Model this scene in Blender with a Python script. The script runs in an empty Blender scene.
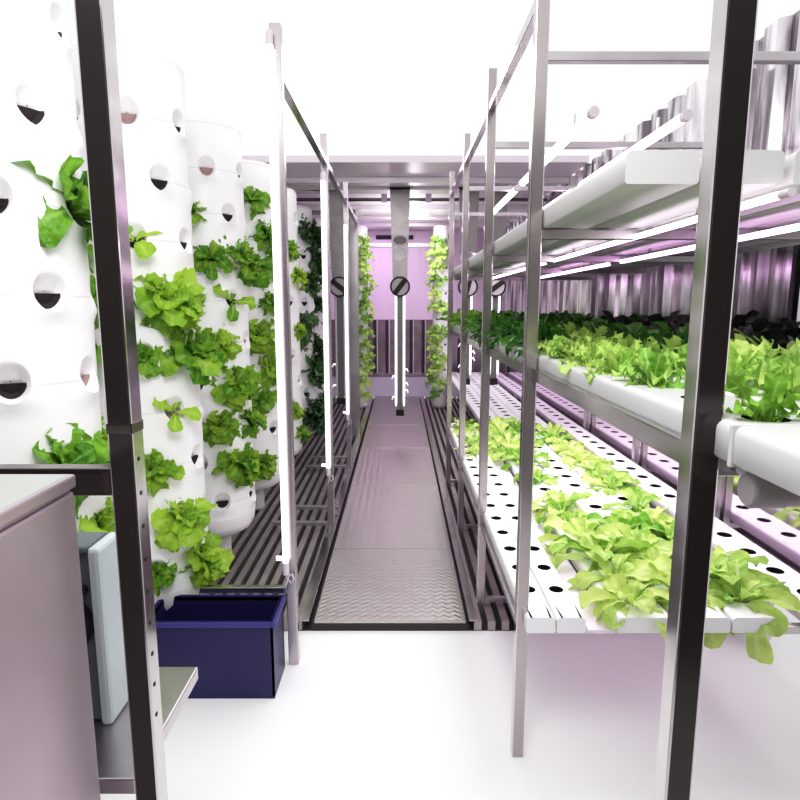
import bpy, bmesh, math, random
from mathutils import Vector, Matrix, noise
R = random.Random(11)
PI = math.pi
SC = bpy.context.scene
COL = SC.collection
H = 1.4                                   # camera height
FPX = 600.0                               # focal length in pixels of the 800 px frame
PITCH = math.radians(8.99)
c_, s_ = math.cos(PITCH), math.sin(PITCH)

def proj(p):
    """world point -> photo pixel (used to choose which tower pockets carry a plant)"""
    dy = p[1]*c_ - (p[2]-H)*s_
    up = p[1]*s_ + (p[2]-H)*c_
    return 400 + FPX*p[0]/dy, 400 - FPX*up/dy

# ------------------------------------------------------------------ materials
def mat(name, color, rough=0.5, metal=0.0, emit=None, estr=0.0, spec=0.5, bump=None, var=0.0, vscale=8.0):
    m = bpy.data.materials.new(name); m.use_nodes = True
    nt = m.node_tree; b = nt.nodes['Principled BSDF']
    b.inputs['Base Color'].default_value = (*color, 1)
    b.inputs['Roughness'].default_value = rough
    b.inputs['Metallic'].default_value = metal
    b.inputs['Specular IOR Level'].default_value = spec
    if emit:
        b.inputs['Emission Color'].default_value = (*emit, 1)
        b.inputs['Emission Strength'].default_value = estr
    tc = nt.nodes.new('ShaderNodeTexCoord')
    if var > 0:
        n = nt.nodes.new('ShaderNodeTexNoise'); n.inputs['Scale'].default_value = vscale; n.inputs['Detail'].default_value = 4
        nt.links.new(tc.outputs['Object'], n.inputs['Vector'])
        r = nt.nodes.new('ShaderNodeValToRGB')
        r.color_ramp.elements[0].position = 0.3; r.color_ramp.elements[1].position = 0.7
        r.color_ramp.elements[0].color = (*[x*(1-var) for x in color], 1)
        r.color_ramp.elements[1].color = (*[min(1, x*(1+var)) for x in color], 1)
        nt.links.new(n.outputs['Fac'], r.inputs['Fac']); nt.links.new(r.outputs['Color'], b.inputs['Base Color'])
    if bump:
        n = nt.nodes.new('ShaderNodeTexNoise'); n.inputs['Scale'].default_value = bump[0]
        nt.links.new(tc.outputs['Object'], n.inputs['Vector'])
        bp = nt.nodes.new('ShaderNodeBump'); bp.inputs['Strength'].default_value = bump[1]; bp.inputs['Distance'].default_value = 0.01
        nt.links.new(n.outputs['Fac'], bp.inputs['Height']); nt.links.new(bp.outputs['Normal'], b.inputs['Normal'])
    return m

def leaf_mat(name, light, dark, rib, trans=0.35, rough=0.45):
    m = bpy.data.materials.new(name); m.use_nodes = True
    nt = m.node_tree; b = nt.nodes['Principled BSDF']; out = nt.nodes['Material Output']
    at = nt.nodes.new('ShaderNodeAttribute'); at.attribute_name = 'leaf'
    sep = nt.nodes.new('ShaderNodeSeparateColor'); nt.links.new(at.outputs['Color'], sep.inputs['Color'])
    tc = nt.nodes.new('ShaderNodeTexCoord')
    n = nt.nodes.new('ShaderNodeTexNoise'); n.inputs['Scale'].default_value = 22; n.inputs['Detail'].default_value = 5
    nt.links.new(tc.outputs['Object'], n.inputs['Vector'])
    oi = nt.nodes.new('ShaderNodeObjectInfo')
    a1 = nt.nodes.new('ShaderNodeMath'); a1.operation = 'MULTIPLY_ADD'; a1.inputs[1].default_value = 0.55; a1.inputs[2].default_value = -0.28
    nt.links.new(oi.outputs['Random'], a1.inputs[0])
    a2 = nt.nodes.new('ShaderNodeMath'); a2.operation = 'ADD'
    nt.links.new(n.outputs['Fac'], a2.inputs[0]); nt.links.new(a1.outputs[0], a2.inputs[1])
    a3 = nt.nodes.new('ShaderNodeMath'); a3.operation = 'MULTIPLY_ADD'; a3.inputs[1].default_value = 0.5
    nt.links.new(sep.outputs['Blue'], a3.inputs[0]); nt.links.new(a2.outputs[0], a3.inputs[2])
    r = nt.nodes.new('ShaderNodeValToRGB'); r.color_ramp.elements[0].position = 0.3; r.color_ramp.elements[1].position = 1.0
    r.color_ramp.elements[0].color = (*dark, 1); r.color_ramp.elements[1].color = (*light, 1)
    nt.links.new(a3.outputs[0], r.inputs['Fac'])
    # pale midrib and pale base
    rr = nt.nodes.new('ShaderNodeValToRGB'); rr.color_ramp.elements[0].position = 0.02; rr.color_ramp.elements[1].position = 0.22
    rr.color_ramp.elements[0].color = (1, 1, 1, 1); rr.color_ramp.elements[1].color = (0, 0, 0, 1)
    nt.links.new(sep.outputs['Green'], rr.inputs['Fac'])
    rb = nt.nodes.new('ShaderNodeValToRGB'); rb.color_ramp.elements[0].position = 0.1; rb.color_ramp.elements[1].position = 0.9
    rb.color_ramp.elements[0].color = (0.95, 0.95, 0.95, 1); rb.color_ramp.elements[1].color = (0.25, 0.25, 0.25, 1)
    nt.links.new(sep.outputs['Red'], rb.inputs['Fac'])
    mu = nt.nodes.new('ShaderNodeMath'); mu.operation = 'MULTIPLY'
    nt.links.new(rr.outputs['Color'], mu.inputs[0]); nt.links.new(rb.outputs['Color'], mu.inputs[1])
    mx = nt.nodes.new('ShaderNodeMix'); mx.data_type = 'RGBA'; mx.inputs['B'].default_value = (*rib, 1)
    nt.links.new(mu.outputs[0], mx.inputs['Factor']); nt.links.new(r.outputs['Color'], mx.inputs['A'])
    nt.links.new(mx.outputs['Result'], b.inputs['Base Color'])
    b.inputs['Roughness'].default_value = rough; b.inputs['Specular IOR Level'].default_value = 0.35
    nb = nt.nodes.new('ShaderNodeTexNoise'); nb.inputs['Scale'].default_value = 70
    nt.links.new(tc.outputs['Object'], nb.inputs['Vector'])
    bp = nt.nodes.new('ShaderNodeBump'); bp.inputs['Strength'].default_value = 0.7; bp.inputs['Distance'].default_value = 0.008
    nt.links.new(nb.outputs['Fac'], bp.inputs['Height']); nt.links.new(bp.outputs['Normal'], b.inputs['Normal'])
    tr = nt.nodes.new('ShaderNodeBsdfTranslucent'); nt.links.new(mx.outputs['Result'], tr.inputs['Color'])
    ms = nt.nodes.new('ShaderNodeMixShader'); ms.inputs[0].default_value = trans
    nt.links.new(b.outputs[0], ms.inputs[1]); nt.links.new(tr.outputs[0], ms.inputs[2])
    nt.links.new(ms.outputs[0], out.inputs['Surface'])
    return m

def plate_mat():
    m = mat('diamond_plate_steel', (0.52, 0.51, 0.48), 0.32, 0.9)
    nt = m.node_tree; b = nt.nodes['Principled BSDF']
    tc = [n for n in nt.nodes if n.type == 'TEX_COORD'][0]
    mp = nt.nodes.new('ShaderNodeMapping'); mp.inputs['Scale'].default_value = (1, 1, 1)
    nt.links.new(tc.outputs['Object'], mp.inputs['Vector'])
    # herringbone lugs: zigzag wave
    sx = nt.nodes.new('ShaderNodeSeparateXYZ'); nt.links.new(mp.outputs[0], sx.inputs[0])
    zz = nt.nodes.new('ShaderNodeMath'); zz.operation = 'PINGPONG'; zz.inputs[1].default_value = 0.025
    nt.links.new(sx.outputs['X'], zz.inputs[0])
    ad = nt.nodes.new('ShaderNodeMath'); ad.operation = 'ADD'
    nt.links.new(sx.outputs['Y'], ad.inputs[0]); nt.links.new(zz.outputs[0], ad.inputs[1])
    fr = nt.nodes.new('ShaderNodeMath'); fr.operation = 'PINGPONG'; fr.inputs[1].default_value = 0.02
    nt.links.new(ad.outputs[0], fr.inputs[0])
    ml = nt.nodes.new('ShaderNodeMath'); ml.operation = 'MULTIPLY'; ml.inputs[1].default_value = 50
    nt.links.new(fr.outputs[0], ml.inputs[0])
    bp = nt.nodes.new('ShaderNodeBump'); bp.inputs['Strength'].default_value = 0.42; bp.inputs['Distance'].default_value = 0.004
    nt.links.new(ml.outputs[0], bp.inputs['Height']); nt.links.new(bp.outputs['Normal'], b.inputs['Normal'])
    n = nt.nodes.new('ShaderNodeTexNoise'); n.inputs['Scale'].default_value = 5; n.inputs['Detail'].default_value = 5
    nt.links.new(tc.outputs['Object'], n.inputs['Vector'])
    r = nt.nodes.new('ShaderNodeMapRange'); r.inputs['To Min'].default_value = 0.26; r.inputs['To Max'].default_value = 0.46
    nt.links.new(n.outputs['Fac'], r.inputs['Value']); nt.links.new(r.outputs[0], b.inputs['Roughness'])
    return m

def tower_mat():
    m = mat('tower_white_plastic', (0.93, 0.925, 0.935), 0.35)
    nt = m.node_tree; b = nt.nodes['Principled BSDF']
    tc = [n for n in nt.nodes if n.type == 'TEX_COORD'][0]
    sx = nt.nodes.new('ShaderNodeSeparateXYZ'); nt.links.new(tc.outputs['Object'], sx.inputs[0])
    ad = nt.nodes.new('ShaderNodeMath'); ad.operation = 'ADD'; ad.inputs[1].default_value = -0.371 + 0.21*10
    nt.links.new(sx.outputs['Z'], ad.inputs[0])
    pp = nt.nodes.new('ShaderNodeMath'); pp.operation = 'PINGPONG'; pp.inputs[1].default_value = 0.105
    nt.links.new(ad.outputs[0], pp.inputs[0])
    r = nt.nodes.new('ShaderNodeValToRGB')
    r.color_ramp.elements[0].position = 0.0012; r.color_ramp.elements[1].position = 0.0022
    r.color_ramp.elements[0].color = (0.76, 0.74, 0.77, 1); r.color_ramp.elements[1].color = (0.93, 0.925, 0.935, 1)
    nt.links.new(pp.outputs[0], r.inputs['Fac']); nt.links.new(r.outputs['Color'], b.inputs['Base Color'])
    return m

M = {}
M['steel'] = mat('polished_stainless_steel', (0.60, 0.57, 0.58), 0.14, 1.0, bump=(3.0, 0.03))
M['postlight'] = mat('bright_satin_post_steel', (0.56, 0.51, 0.54), 0.25, 0.9, bump=(3.0, 0.03))
M['reflection_dark'] = mat('painted_dark_reflection', (0.075, 0.062, 0.062), 0.16, 0.6, bump=(3.0, 0.03))  # same stainless post, dark reflection put into the front face colour
M['reflection_mid'] = mat('painted_half_dark_reflection', (0.46, 0.42, 0.42), 0.2, 0.75, bump=(3.0, 0.03))  # stainless front face with a weaker dark reflection put into its colour
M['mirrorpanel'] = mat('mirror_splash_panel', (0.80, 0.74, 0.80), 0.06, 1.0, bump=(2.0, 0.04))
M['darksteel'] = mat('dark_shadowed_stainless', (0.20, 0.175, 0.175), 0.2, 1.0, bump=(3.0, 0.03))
M['brushed'] = mat('brushed_steel', (0.55, 0.52, 0.54), 0.3, 1.0, var=0.08)
M['boxsteel'] = mat('mauve_brushed_steel', (0.50, 0.42, 0.47), 0.4, 0.7, var=0.12, vscale=4)
M['boxlid'] = mat('pale_box_lid', (0.45, 0.47, 0.44), 0.4, 0.5, var=0.05)
M['tower'] = tower_mat()
M['pocket'] = mat('pocket_white_plastic', (0.90, 0.88, 0.90), 0.4)
M['cavity'] = mat('pocket_dark_cavity', (0.035, 0.025, 0.03), 0.8)
M['blush'] = mat('pocket_blush_sponge', (0.42, 0.30, 0.30), 0.8)
M['channel'] = mat('white_grow_channel', (0.85, 0.84, 0.87), 0.3)
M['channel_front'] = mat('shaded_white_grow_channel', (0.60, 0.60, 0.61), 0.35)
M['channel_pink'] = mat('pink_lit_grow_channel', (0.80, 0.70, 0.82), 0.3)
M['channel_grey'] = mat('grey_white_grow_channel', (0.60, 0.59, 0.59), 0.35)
M['hole'] = mat('hole_black', (0.004, 0.004, 0.006), 0.8)
M['tube_white'] = mat('led_tube_white', (1, 1, 1), 0.4, emit=(1, 0.97, 1), estr=1.3)
M['tube_pink'] = mat('led_tube_pink', (1, 0.95, 1), 0.4, emit=(1, 0.88, 1), estr=5.0)
M['tube_purple'] = mat('led_tube_purple', (1, 0.9, 1), 0.4, emit=(1, 0.58, 1), estr=4.5)
M['tube_magenta'] = mat('led_tube_magenta', (0.40, 0.18, 0.40), 0.4, emit=(0.5, 0.2, 0.5), estr=0.3)
M['socket'] = mat('pale_lamp_socket', (0.66, 0.60, 0.66), 0.4)
M['plate'] = plate_mat()
M['bar'] = mat('floor_bar_aluminium', (0.44, 0.405, 0.40), 0.4, 0.8, var=0.12, vscale=6)
M['bed'] = mat('floor_bed_dark', (0.045, 0.035, 0.04), 0.6)
M['ceil'] = mat('ceiling_panel', (0.85, 0.78, 0.84), 0.35, 0.2)
M['beam'] = mat('ceiling_beam_steel', (0.86, 0.83, 0.86), 0.3, 0.3)
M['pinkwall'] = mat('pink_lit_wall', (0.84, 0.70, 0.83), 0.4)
M['wallwhite'] = mat('white_wall_panel', (0.84, 0.82, 0.85), 0.45)
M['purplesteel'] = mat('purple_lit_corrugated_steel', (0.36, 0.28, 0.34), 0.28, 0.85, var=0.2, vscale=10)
M['purpledark'] = mat('purple_dark_rib', (0.06, 0.035, 0.055), 0.5)
M['wallsteel'] = mat('corrugated_stainless', (0.70, 0.62, 0.70), 0.2, 0.95, var=0.1, vscale=5)
def paint_reflections(m, cols):  # paints bright and dark reflection streaks into the steel colour
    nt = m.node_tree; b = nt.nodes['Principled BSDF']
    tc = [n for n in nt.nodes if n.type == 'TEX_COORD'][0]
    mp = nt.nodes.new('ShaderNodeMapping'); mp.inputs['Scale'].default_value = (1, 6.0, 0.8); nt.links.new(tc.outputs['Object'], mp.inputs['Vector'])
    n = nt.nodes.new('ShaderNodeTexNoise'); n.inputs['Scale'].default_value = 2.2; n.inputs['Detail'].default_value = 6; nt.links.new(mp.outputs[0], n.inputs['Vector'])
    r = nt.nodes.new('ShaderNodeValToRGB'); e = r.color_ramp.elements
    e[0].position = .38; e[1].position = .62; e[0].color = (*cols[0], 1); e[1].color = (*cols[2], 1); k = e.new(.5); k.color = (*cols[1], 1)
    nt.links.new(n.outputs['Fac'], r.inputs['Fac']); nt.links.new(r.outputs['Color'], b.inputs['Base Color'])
paint_reflections(M['wallsteel'], ((0.22, 0.19, 0.22), (0.62, 0.58, 0.62), (0.97, 0.94, 0.97)))
M['wallbase'] = mat('lavender_white_base', (0.66, 0.62, 0.72), 0.4)
M['dark'] = mat('dark_slot', (0.03, 0.02, 0.03), 0.6)
M['black'] = mat('black_plastic', (0.015, 0.014, 0.016), 0.5)
M['back'] = mat('dark_brown_wall', (0.075, 0.065, 0.06), 0.7, bump=(6, 0.1))
M['ground'] = mat('white_ground', (0.93, 0.93, 0.93), 0.8)
M['blue'] = mat('navy_blue_plastic', (0.022, 0.016, 0.10), 0.35)
M['bluerim'] = mat('bright_blue_plastic_rim', (0.06, 0.05, 0.24), 0.35)
M['device'] = mat('blue_grey_plastic', (0.13, 0.15, 0.16), 0.4)
M['devicelight'] = mat('pale_blue_grey_plastic', (0.52, 0.58, 0.60), 0.35)
M['pipe'] = mat('grey_pvc', (0.34, 0.30, 0.31), 0.45)
M['signface'] = mat('sign_grey_face', (0.50, 0.46, 0.47), 0.4)
M['lampplate'] = mat('lamp_duct_steel', (0.40, 0.37, 0.375), 0.35, 0.5, var=0.12, vscale=7)
M['lamppanel'] = mat('lamp_dark_strip', (0.22, 0.22, 0.22), 0.4, 0.4)  # dark grey strip between the lamp tubes
M['ellipse'] = mat('duct_dark_oval', (0.26, 0.23, 0.24), 0.5)
M['ellipse_rim'] = mat('duct_pale_rim', (0.68, 0.64, 0.66), 0.4)
M['lettuce'] = leaf_mat('leaf_lettuce', (0.45, 0.66, 0.08), (0.10, 0.30, 0.02), (0.62, 0.78, 0.30))
M['pale'] = leaf_mat('leaf_pale_lettuce', (0.66, 0.80, 0.28), (0.20, 0.43, 0.05), (0.82, 0.88, 0.52))
M['frilly'] = leaf_mat('leaf_frilly', (0.60, 0.80, 0.24), (0.22, 0.47, 0.07), (0.75, 0.88, 0.45))
M['mid'] = leaf_mat('leaf_mid_green', (0.27, 0.50, 0.06), (0.07, 0.24, 0.03), (0.5, 0.7, 0.25))
M['darkleaf'] = leaf_mat('leaf_dark_green', (0.13, 0.34, 0.06), (0.02, 0.10, 0.02), (0.42, 0.62, 0.22), trans=0.2, rough=0.35)
M['kale'] = leaf_mat('leaf_kale', (0.10, 0.22, 0.07), (0.012, 0.055, 0.02), (0.40, 0.52, 0.25), trans=0.12)
M['purpleleaf'] = leaf_mat('leaf_blackish', (0.055, 0.06, 0.055), (0.012, 0.018, 0.02), (0.15, 0.2, 0.12), trans=0.08)

# ------------------------------------------------------------------ mesh helpers
class MB:
    def __init__(s): s.v = []; s.f = []; s.m = []; s.sm = []
    def add(s, vs, fs, mi=0, smooth=False):
        o = len(s.v); s.v += [tuple(v) for v in vs]
        for f in fs:
            s.f.append(tuple(o+i for i in f)); s.m.append(mi); s.sm.append(smooth)
    def box(s, x0, x1, y0, y1, z0, z1, mi=0, b=0.0):
        if b <= 0:
            vs = [(x, y, z) for z in (z0, z1) for y in (y0, y1) for x in (x0, x1)]
            s.add(vs, [(0, 2, 3, 1), (4, 5, 7, 6), (0, 1, 5, 4), (2, 6, 7, 3), (0, 4, 6, 2), (1, 3, 7, 5)], mi); return
        bm = bmesh.new(); bmesh.ops.create_cube(bm, size=1)
        for v in bm.verts:
            v.co = Vector(((x0+x1)/2+v.co.x*(x1-x0), (y0+y1)/2+v.co.y*(y1-y0), (z0+z1)/2+v.co.z*(z1-z0)))
        bmesh.ops.bevel(bm, geom=list(bm.edges), offset=b, segments=2, affect='EDGES', profile=0.5)
        bm.verts.index_update()
        s.add([v.co[:] for v in bm.verts], [[v.index for v in f.verts] for f in bm.faces], mi, False); bm.free()
    def tube(s, pts, r, n=10, mi=0, cap=True):
        pts = [Vector(p) for p in pts]; rings = []
        rr = r if isinstance(r, (list, tuple)) else [r]*len(pts)
        prev = None
        for i, p in enumerate(pts):
            d = (pts[min(i+1, len(pts)-1)]-pts[max(i-1, 0)]).normalized()
            a = Vector((0, 0, 1)) if abs(d.z) < 0.9 else Vector((1, 0, 0))
            if prev is not None: a = prev
            u = (a - d*a.dot(d)).normalized(); w = d.cross(u); prev = u
            rings.append([p + (u*math.cos(2*PI*k/n)+w*math.sin(2*PI*k/n))*rr[i] for k in range(n)])
        vs = [v for rg in rings for v in rg]; fs = []
        for i in range(len(pts)-1):
            for k in range(n):
                fs.append((i*n+k, i*n+(k+1) % n, (i+1)*n+(k+1) % n, (i+1)*n+k))
        s.add(vs, fs, mi, True)
        if cap:
            s.add(rings[0], [tuple(reversed(range(n)))], mi); s.add(rings[-1], [tuple(range(n))], mi)
    def lathe(s, prof, n=48, mi=0, cx=0, cy=0, smooth=True):
        vs = []; fs = []
        for (r, z) in prof:
            for k in range(n): vs.append((cx+r*math.cos(2*PI*k/n), cy+r*math.sin(2*PI*k/n), z))
        for i in range(len(prof)-1):
            for k in range(n):
                fs.append((i*n+k, i*n+(k+1) % n, (i+1)*n+(k+1) % n, (i+1)*n+k))
        s.add(vs, fs, mi, smooth)
    def mesh(s, name, mats):
        me = bpy.data.meshes.new(name); me.from_pydata(s.v, [], s.f)
        for m in (mats if isinstance(mats, (list, tuple)) else [mats]): me.materials.append(M[m] if isinstance(m, str) else m)
        me.polygons.foreach_set('material_index', s.m); me.polygons.foreach_set('use_smooth', s.sm); me.update()
        return me
    def build(s, name, mats, parent=None, loc=None):
        return put(name, s.mesh(name, mats), parent, loc)

def put(name, me, parent=None, loc=None):
    o = bpy.data.objects.new(name, me); COL.objects.link(o)
    if parent is not None: o.parent = parent
    if loc is not None: o.location = loc
    return o
def tag(o, label, cat, group=None):
    o['label'] = label; o['category'] = cat
    if group: o['group'] = group
    return o
def thing(name, label, cat, loc=(0, 0, 0), group=None):
    o = bpy.data.objects.new(name, None); COL.objects.link(o); o.location = loc; o.empty_display_size = 0.05
    return tag(o, label, cat, group)
def struct(o): o['kind'] = 'structure'; return o
def dup(root, loc, rz=0.0, label=None, group=None):
    r = root.copy(); COL.objects.link(r); r.location = loc; r.rotation_euler.z = rz
    if label: r['label'] = label
    if group: r['group'] = group
    for ch in list(root.children):
        c = ch.copy(); COL.objects.link(c); c.parent = r
        for g in ch.children:
            d = g.copy(); COL.objects.link(d); d.parent = c
    return r
ORD = ['zeroth', 'first', 'second', 'third', 'fourth', 'fifth', 'sixth', 'seventh', 'eighth', 'ninth', 'tenth', 'eleventh', 'twelfth',
       'thirteenth', 'fourteenth', 'fifteenth', 'sixteenth', 'seventeenth', 'eighteenth', 'nineteenth', 'twentieth', 'twenty-first',
       'twenty-second', 'twenty-third', 'twenty-fourth', 'twenty-fifth', 'twenty-sixth', 'twenty-seventh', 'twenty-eighth', 'twenty-ninth', 'thirtieth']

# ------------------------------------------------------------------ setting
WL, WR, YE, ZC = -1.62, 1.50, 9.25, 2.52
PX0, PX1 = -0.385, 0.295                     # aisle plate edges
g = MB(); g.box(-7, 7, -3, 14, -0.10, -0.045); struct(g.build('ground', 'ground'))
f = MB(); f.box(WL, WR, 2.5, YE, -0.047, -0.042, 0)
x = WL+0.03
while x < WR-0.04:                           # load bars running along the whole floor
    if not (PX0-0.045 < x < PX1+0.01):
        f.box(x, x+0.034, 2.5, YE, -0.045, 0.0, 1)
    x += 0.062
f.box(PX0-0.012, PX1+0.012, 2.5, YE, -0.045, -0.012, 0)
struct(f.build('floor', ['bed', 'bar']))
ys = [2.50, 3.31, 4.54, 5.79, 6.95, 8.12, 9.22]
pl = ['nearest grey diamond-pattern steel floor plate along the aisle', 'second grey steel floor plate of the aisle from the near end',
      'third grey steel floor plate of the aisle from the near end', 'fourth steel floor plate of the aisle, under the purple reflections',
      'fifth steel floor plate of the aisle, just before the end wall plate', 'farthest mauve steel floor plate meeting the end wall']
for i in range(6):
    b = MB(); b.box(PX0, PX1, ys[i]+0.003, ys[i+1]-0.003, -0.012, 0.004, 0, 0.0015)
    o = b.build('floor_plate', 'plate'); tag(o, pl[i], 'floor plate', 'aisle floor plates')
# slim shiny kerb strips on both sides of the plate
b = MB(); b.box(PX0-0.075, PX0-0.022, 2.5, YE, 0.0, 0.008, 0, 0.002); struct(b.build('trim_1', 'steel'))
b = MB(); b.box(PX1+0.014, PX1+0.05, 2.5, YE, 0.0, 0.008, 0, 0.002); struct(b.build('trim_2', 'brushed'))

# ceiling: panels with crosswise beams
b = MB(); b.box(WL, WR, 5.0, YE, ZC, ZC+0.05, 0)
struct(b.build('ceiling', 'ceil'))
b = MB()
for yb, w, dz in ((5.55, 0.10, .05), (6.0, 0.20, .03), (6.62, 0.10, .03), (7.05, 0.22, .05), (7.9, 0.14, .04), (8.55, 0.30, .05)):
    b.box(WL, WR, yb, yb+w, ZC-dz, ZC, 0, 0.006)
o = b.build('trim_3', 'beam'); struct(o)
b = MB(); b.tube([(WL, 6.35, 2.46), (WR, 6.35, 2.46)], 0.017, 10)
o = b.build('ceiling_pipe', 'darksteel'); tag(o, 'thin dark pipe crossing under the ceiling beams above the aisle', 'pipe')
for xx in (-0.19, 0.26):
    b = MB(); b.box(xx, xx+0.06, 6.32, 6.38, 2.43, 2.52, 0, 0.006)
    o = b.build('pipe_bracket', 'socket'); o.parent = bpy.data.objects['ceiling_pipe']

# far wall
b = MB()
b.box(WL, WR, YE, YE+0.06, 1.18, 2.52, 0)
for k in range(-12, 13): b.box(k*0.12-0.003, k*0.12+0.003, YE-0.004, YE, 1.18, 2.27, 1)
b.box(WL, WR, YE, YE+0.06, 0.31, 1.18, 2)
wall_far = struct(b.build('wall_far', ['pinkwall', 'ceil', 'purplesteel']))
b = MB()
for k in range(-7, 8):                        # vertical corrugation ribs in the lower steel band
    xc = k*0.185-0.015
    b.box(xc-0.022, xc+0.022, YE-0.03, YE, 0.36, 1.175, 0, 0.006)
    b.box(xc+0.030, xc+0.042, YE-0.012, YE, 0.36, 1.175, 1)
struct(b.build('trim_4', ['purpledark', 'beam']))
b = MB(); b.box(WL, WR, YE-0.05, YE, 0.0, 0.31, 0, 0.006); b.box(WL, WR, YE-0.06, YE, 0.31, 0.36, 1, 0.004)
struct(b.build('baseboard_far', ['wallbase', 'purplesteel']))
b = MB(); b.box(-0.6, 0.6, YE-0.03, YE, 2.26, 2.32, 0, 0.005); struct(b.build('trim_5', 'beam'))
b = MB(); b.box(-0.36, 0.2, YE-0.02, YE, 2.37, 2.43, 0, 0.004)
o = b.build('wall_vent', 'dark'); tag(o, 'dark slot vent high on the pink end wall', 'vent')

# side walls
b = MB(); b.box(WL-0.05, WL, 1.6, YE, 0, 2.52, 0); struct(b.build('wall_left', 'wallwhite'))
b = MB(); vs = []; fs = []; yy = 2.35; prof = []
while yy < YE:
    prof += [(WR, yy), (WR, yy+0.10), (WR+0.035, yy+0.125), (WR+0.035, yy+0.20), (WR, yy+0.225)]; yy += 0.225
for (xx, y2) in prof: vs += [(xx, y2, 0), (xx, y2, 2.52)]
for i in range(len(prof)-1): fs.append((2*i, 2*i+1, 2*i+3, 2*i+2))
b.add(vs, fs, 0); b.box(WR+0.04, WR+0.07, 2.35, YE, 0, 2.52, 0)
struct(b.build('wall_right', 'wallsteel'))
b = MB(); b.box(1.478, 1.488, 1.70, YE, 0.30, 1.16, 0); struct(b.build('trim_6', 'mirrorpanel'))
b = MB(); b.box(-2.6, 2.6, -0.75, -0.7, -0.045, 2.6, 0); struct(b.build('added_dark_wall', 'back'))  # unseen wall added so the steel post faces reflect something dark

# ------------------------------------------------------------------ left rack frame
def sqpost(m, x0, x1, y0, y1, z0, z1):
    m.box(x0, x1, y0, y1, z0, z1, 0, 0.003)
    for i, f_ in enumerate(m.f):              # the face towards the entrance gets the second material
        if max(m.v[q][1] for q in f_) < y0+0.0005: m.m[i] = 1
LX0, LX1 = -0.452, -0.412
lr = thing('tower_rack', 'polished steel frame standing between the aisle and the white planting towers on the left', 'rack', (LX1, 2.24, 0))
def lpart(m, name, mt='steel', label=None):
    o = m.build(name, mt, lr); o.matrix_parent_inverse = Matrix.Translation((-LX1, -2.24, 0))
    if label: o['label'] = label
    return o
for i, yp in enumerate((0.895, 2.24, 3.59, 4.94)):
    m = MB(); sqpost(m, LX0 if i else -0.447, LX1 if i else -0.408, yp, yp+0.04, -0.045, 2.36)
    lpart(m, 'post', ['steel', 'reflection_dark'] if i == 0 else ['postlight', 'postlight'], 'broad dark near post' if i == 0 else None)
m = MB(); m.box(-0.53, -0.43, 6.3, 6.34, 0, 2.36, 0, 0.003); lpart(m, 'post', 'brushed', 'flat wide far post')
m = MB(); m.box(LX0+.004, LX1-.004, 2.28, 4.94, 2.19, 2.225, 0, 0.003); lpart(m, 'top_rail')
m = MB(); m.box(LX0+.004, LX1-.004, 4.98, 6.3, 2.19, 2.225, 0, 0.003); lpart(m, 'top_rail')
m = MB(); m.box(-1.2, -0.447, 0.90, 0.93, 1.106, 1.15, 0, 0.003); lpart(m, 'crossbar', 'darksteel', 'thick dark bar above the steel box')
m = MB(); m.box(-1.2, -0.447, 0.90, 1.22, 0.58, 0.61, 0, 0.003); lpart(m, 'device_shelf', 'brushed')
for yp in (3.59, 4.94):
    for dy, z in ((0.0, 0.03), (0.30, 0.03)):
        m = MB(); m.box(-0.8, LX0 if dy == 0 else LX1-0.002, yp+dy+.004, yp+dy+.034, z, z+0.028, 0, 0.003); lpart(m, 'crossbar', 'brushed')
m = MB(); m.box(-0.80, LX0, 2.244, 2.272, 0.262, 0.288, 0, 0.003); lpart(m, 'crossbar', 'brushed')
for ya_, yb_ in ((5.02, 5.06), (6.3, 6.34)):
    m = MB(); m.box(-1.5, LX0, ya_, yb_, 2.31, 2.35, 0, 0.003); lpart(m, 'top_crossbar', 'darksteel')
for k in range(9):
    m = MB(); m.box(-0.409, -0.4072, 0.908, 0.914, 0.72+k*0.055, 0.726+k*0.055, 0); lpart(m, 'slot', 'dark')
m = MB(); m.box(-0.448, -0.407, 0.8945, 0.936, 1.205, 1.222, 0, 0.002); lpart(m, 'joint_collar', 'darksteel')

# vertical LED tubes on the left posts
def vtube(x, y, z0, z1, r, label):
    t = thing('tube_light', label, 'light tube', (x, y, z0), 'upright white tubes on the left posts')
    def P(m, n, mt, par=t):
        o = m.build(n, mt, par); return o
    m = MB(); m.tube([(0, 0, 0.05), (0, 0, z1-z0-0.05)], r, 16); P(m, 'glowing_tube', 'tube_white')
    m = MB(); m.tube([(0, 0, 0), (0, 0, 0.05)], r*1.02, 16); P(m, 'end_cap', 'socket')
    m = MB(); m.tube([(0, 0, z1-z0-0.05), (0, 0, z1-z0-.01), (0.004, 0, z1-z0)], [r*1.02, r*1.02, r*.5], 16); P(m, 'end_cap', 'socket')
    m = MB(); m.tube([(0.0, 0, 0.0), (0.005, 0, -0.02), (0.018, -0.004, -0.035), (0.03, -0.004, -0.02), (0.024, 0, 0.0), (0.01, 0, -0.006), (-.004, 0, -0.05)], 0.0035, 8); P(m, 'cable', 'socket')
    m = MB(); m.box(-r*3.0, -r*0.7, -0.006, 0.006, 0.058, 0.075, 0, 0.002); P(m, 'clip', 'tube_white')
    return t
vtube(-0.447, 2.222, 0.355, 2.33, 0.0125, 'thick bright white tube light beside the near left post above the blue crate')
vtube(-0.440, 3.570, 0.365, 2.15, 0.0135, 'white tube light beside the second left post, in front of the dark kale tower')
vtube(-0.436, 4.925, 0.45, 2.08, 0.0125, 'farthest and thinnest upright white tube light on the left posts')

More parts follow.
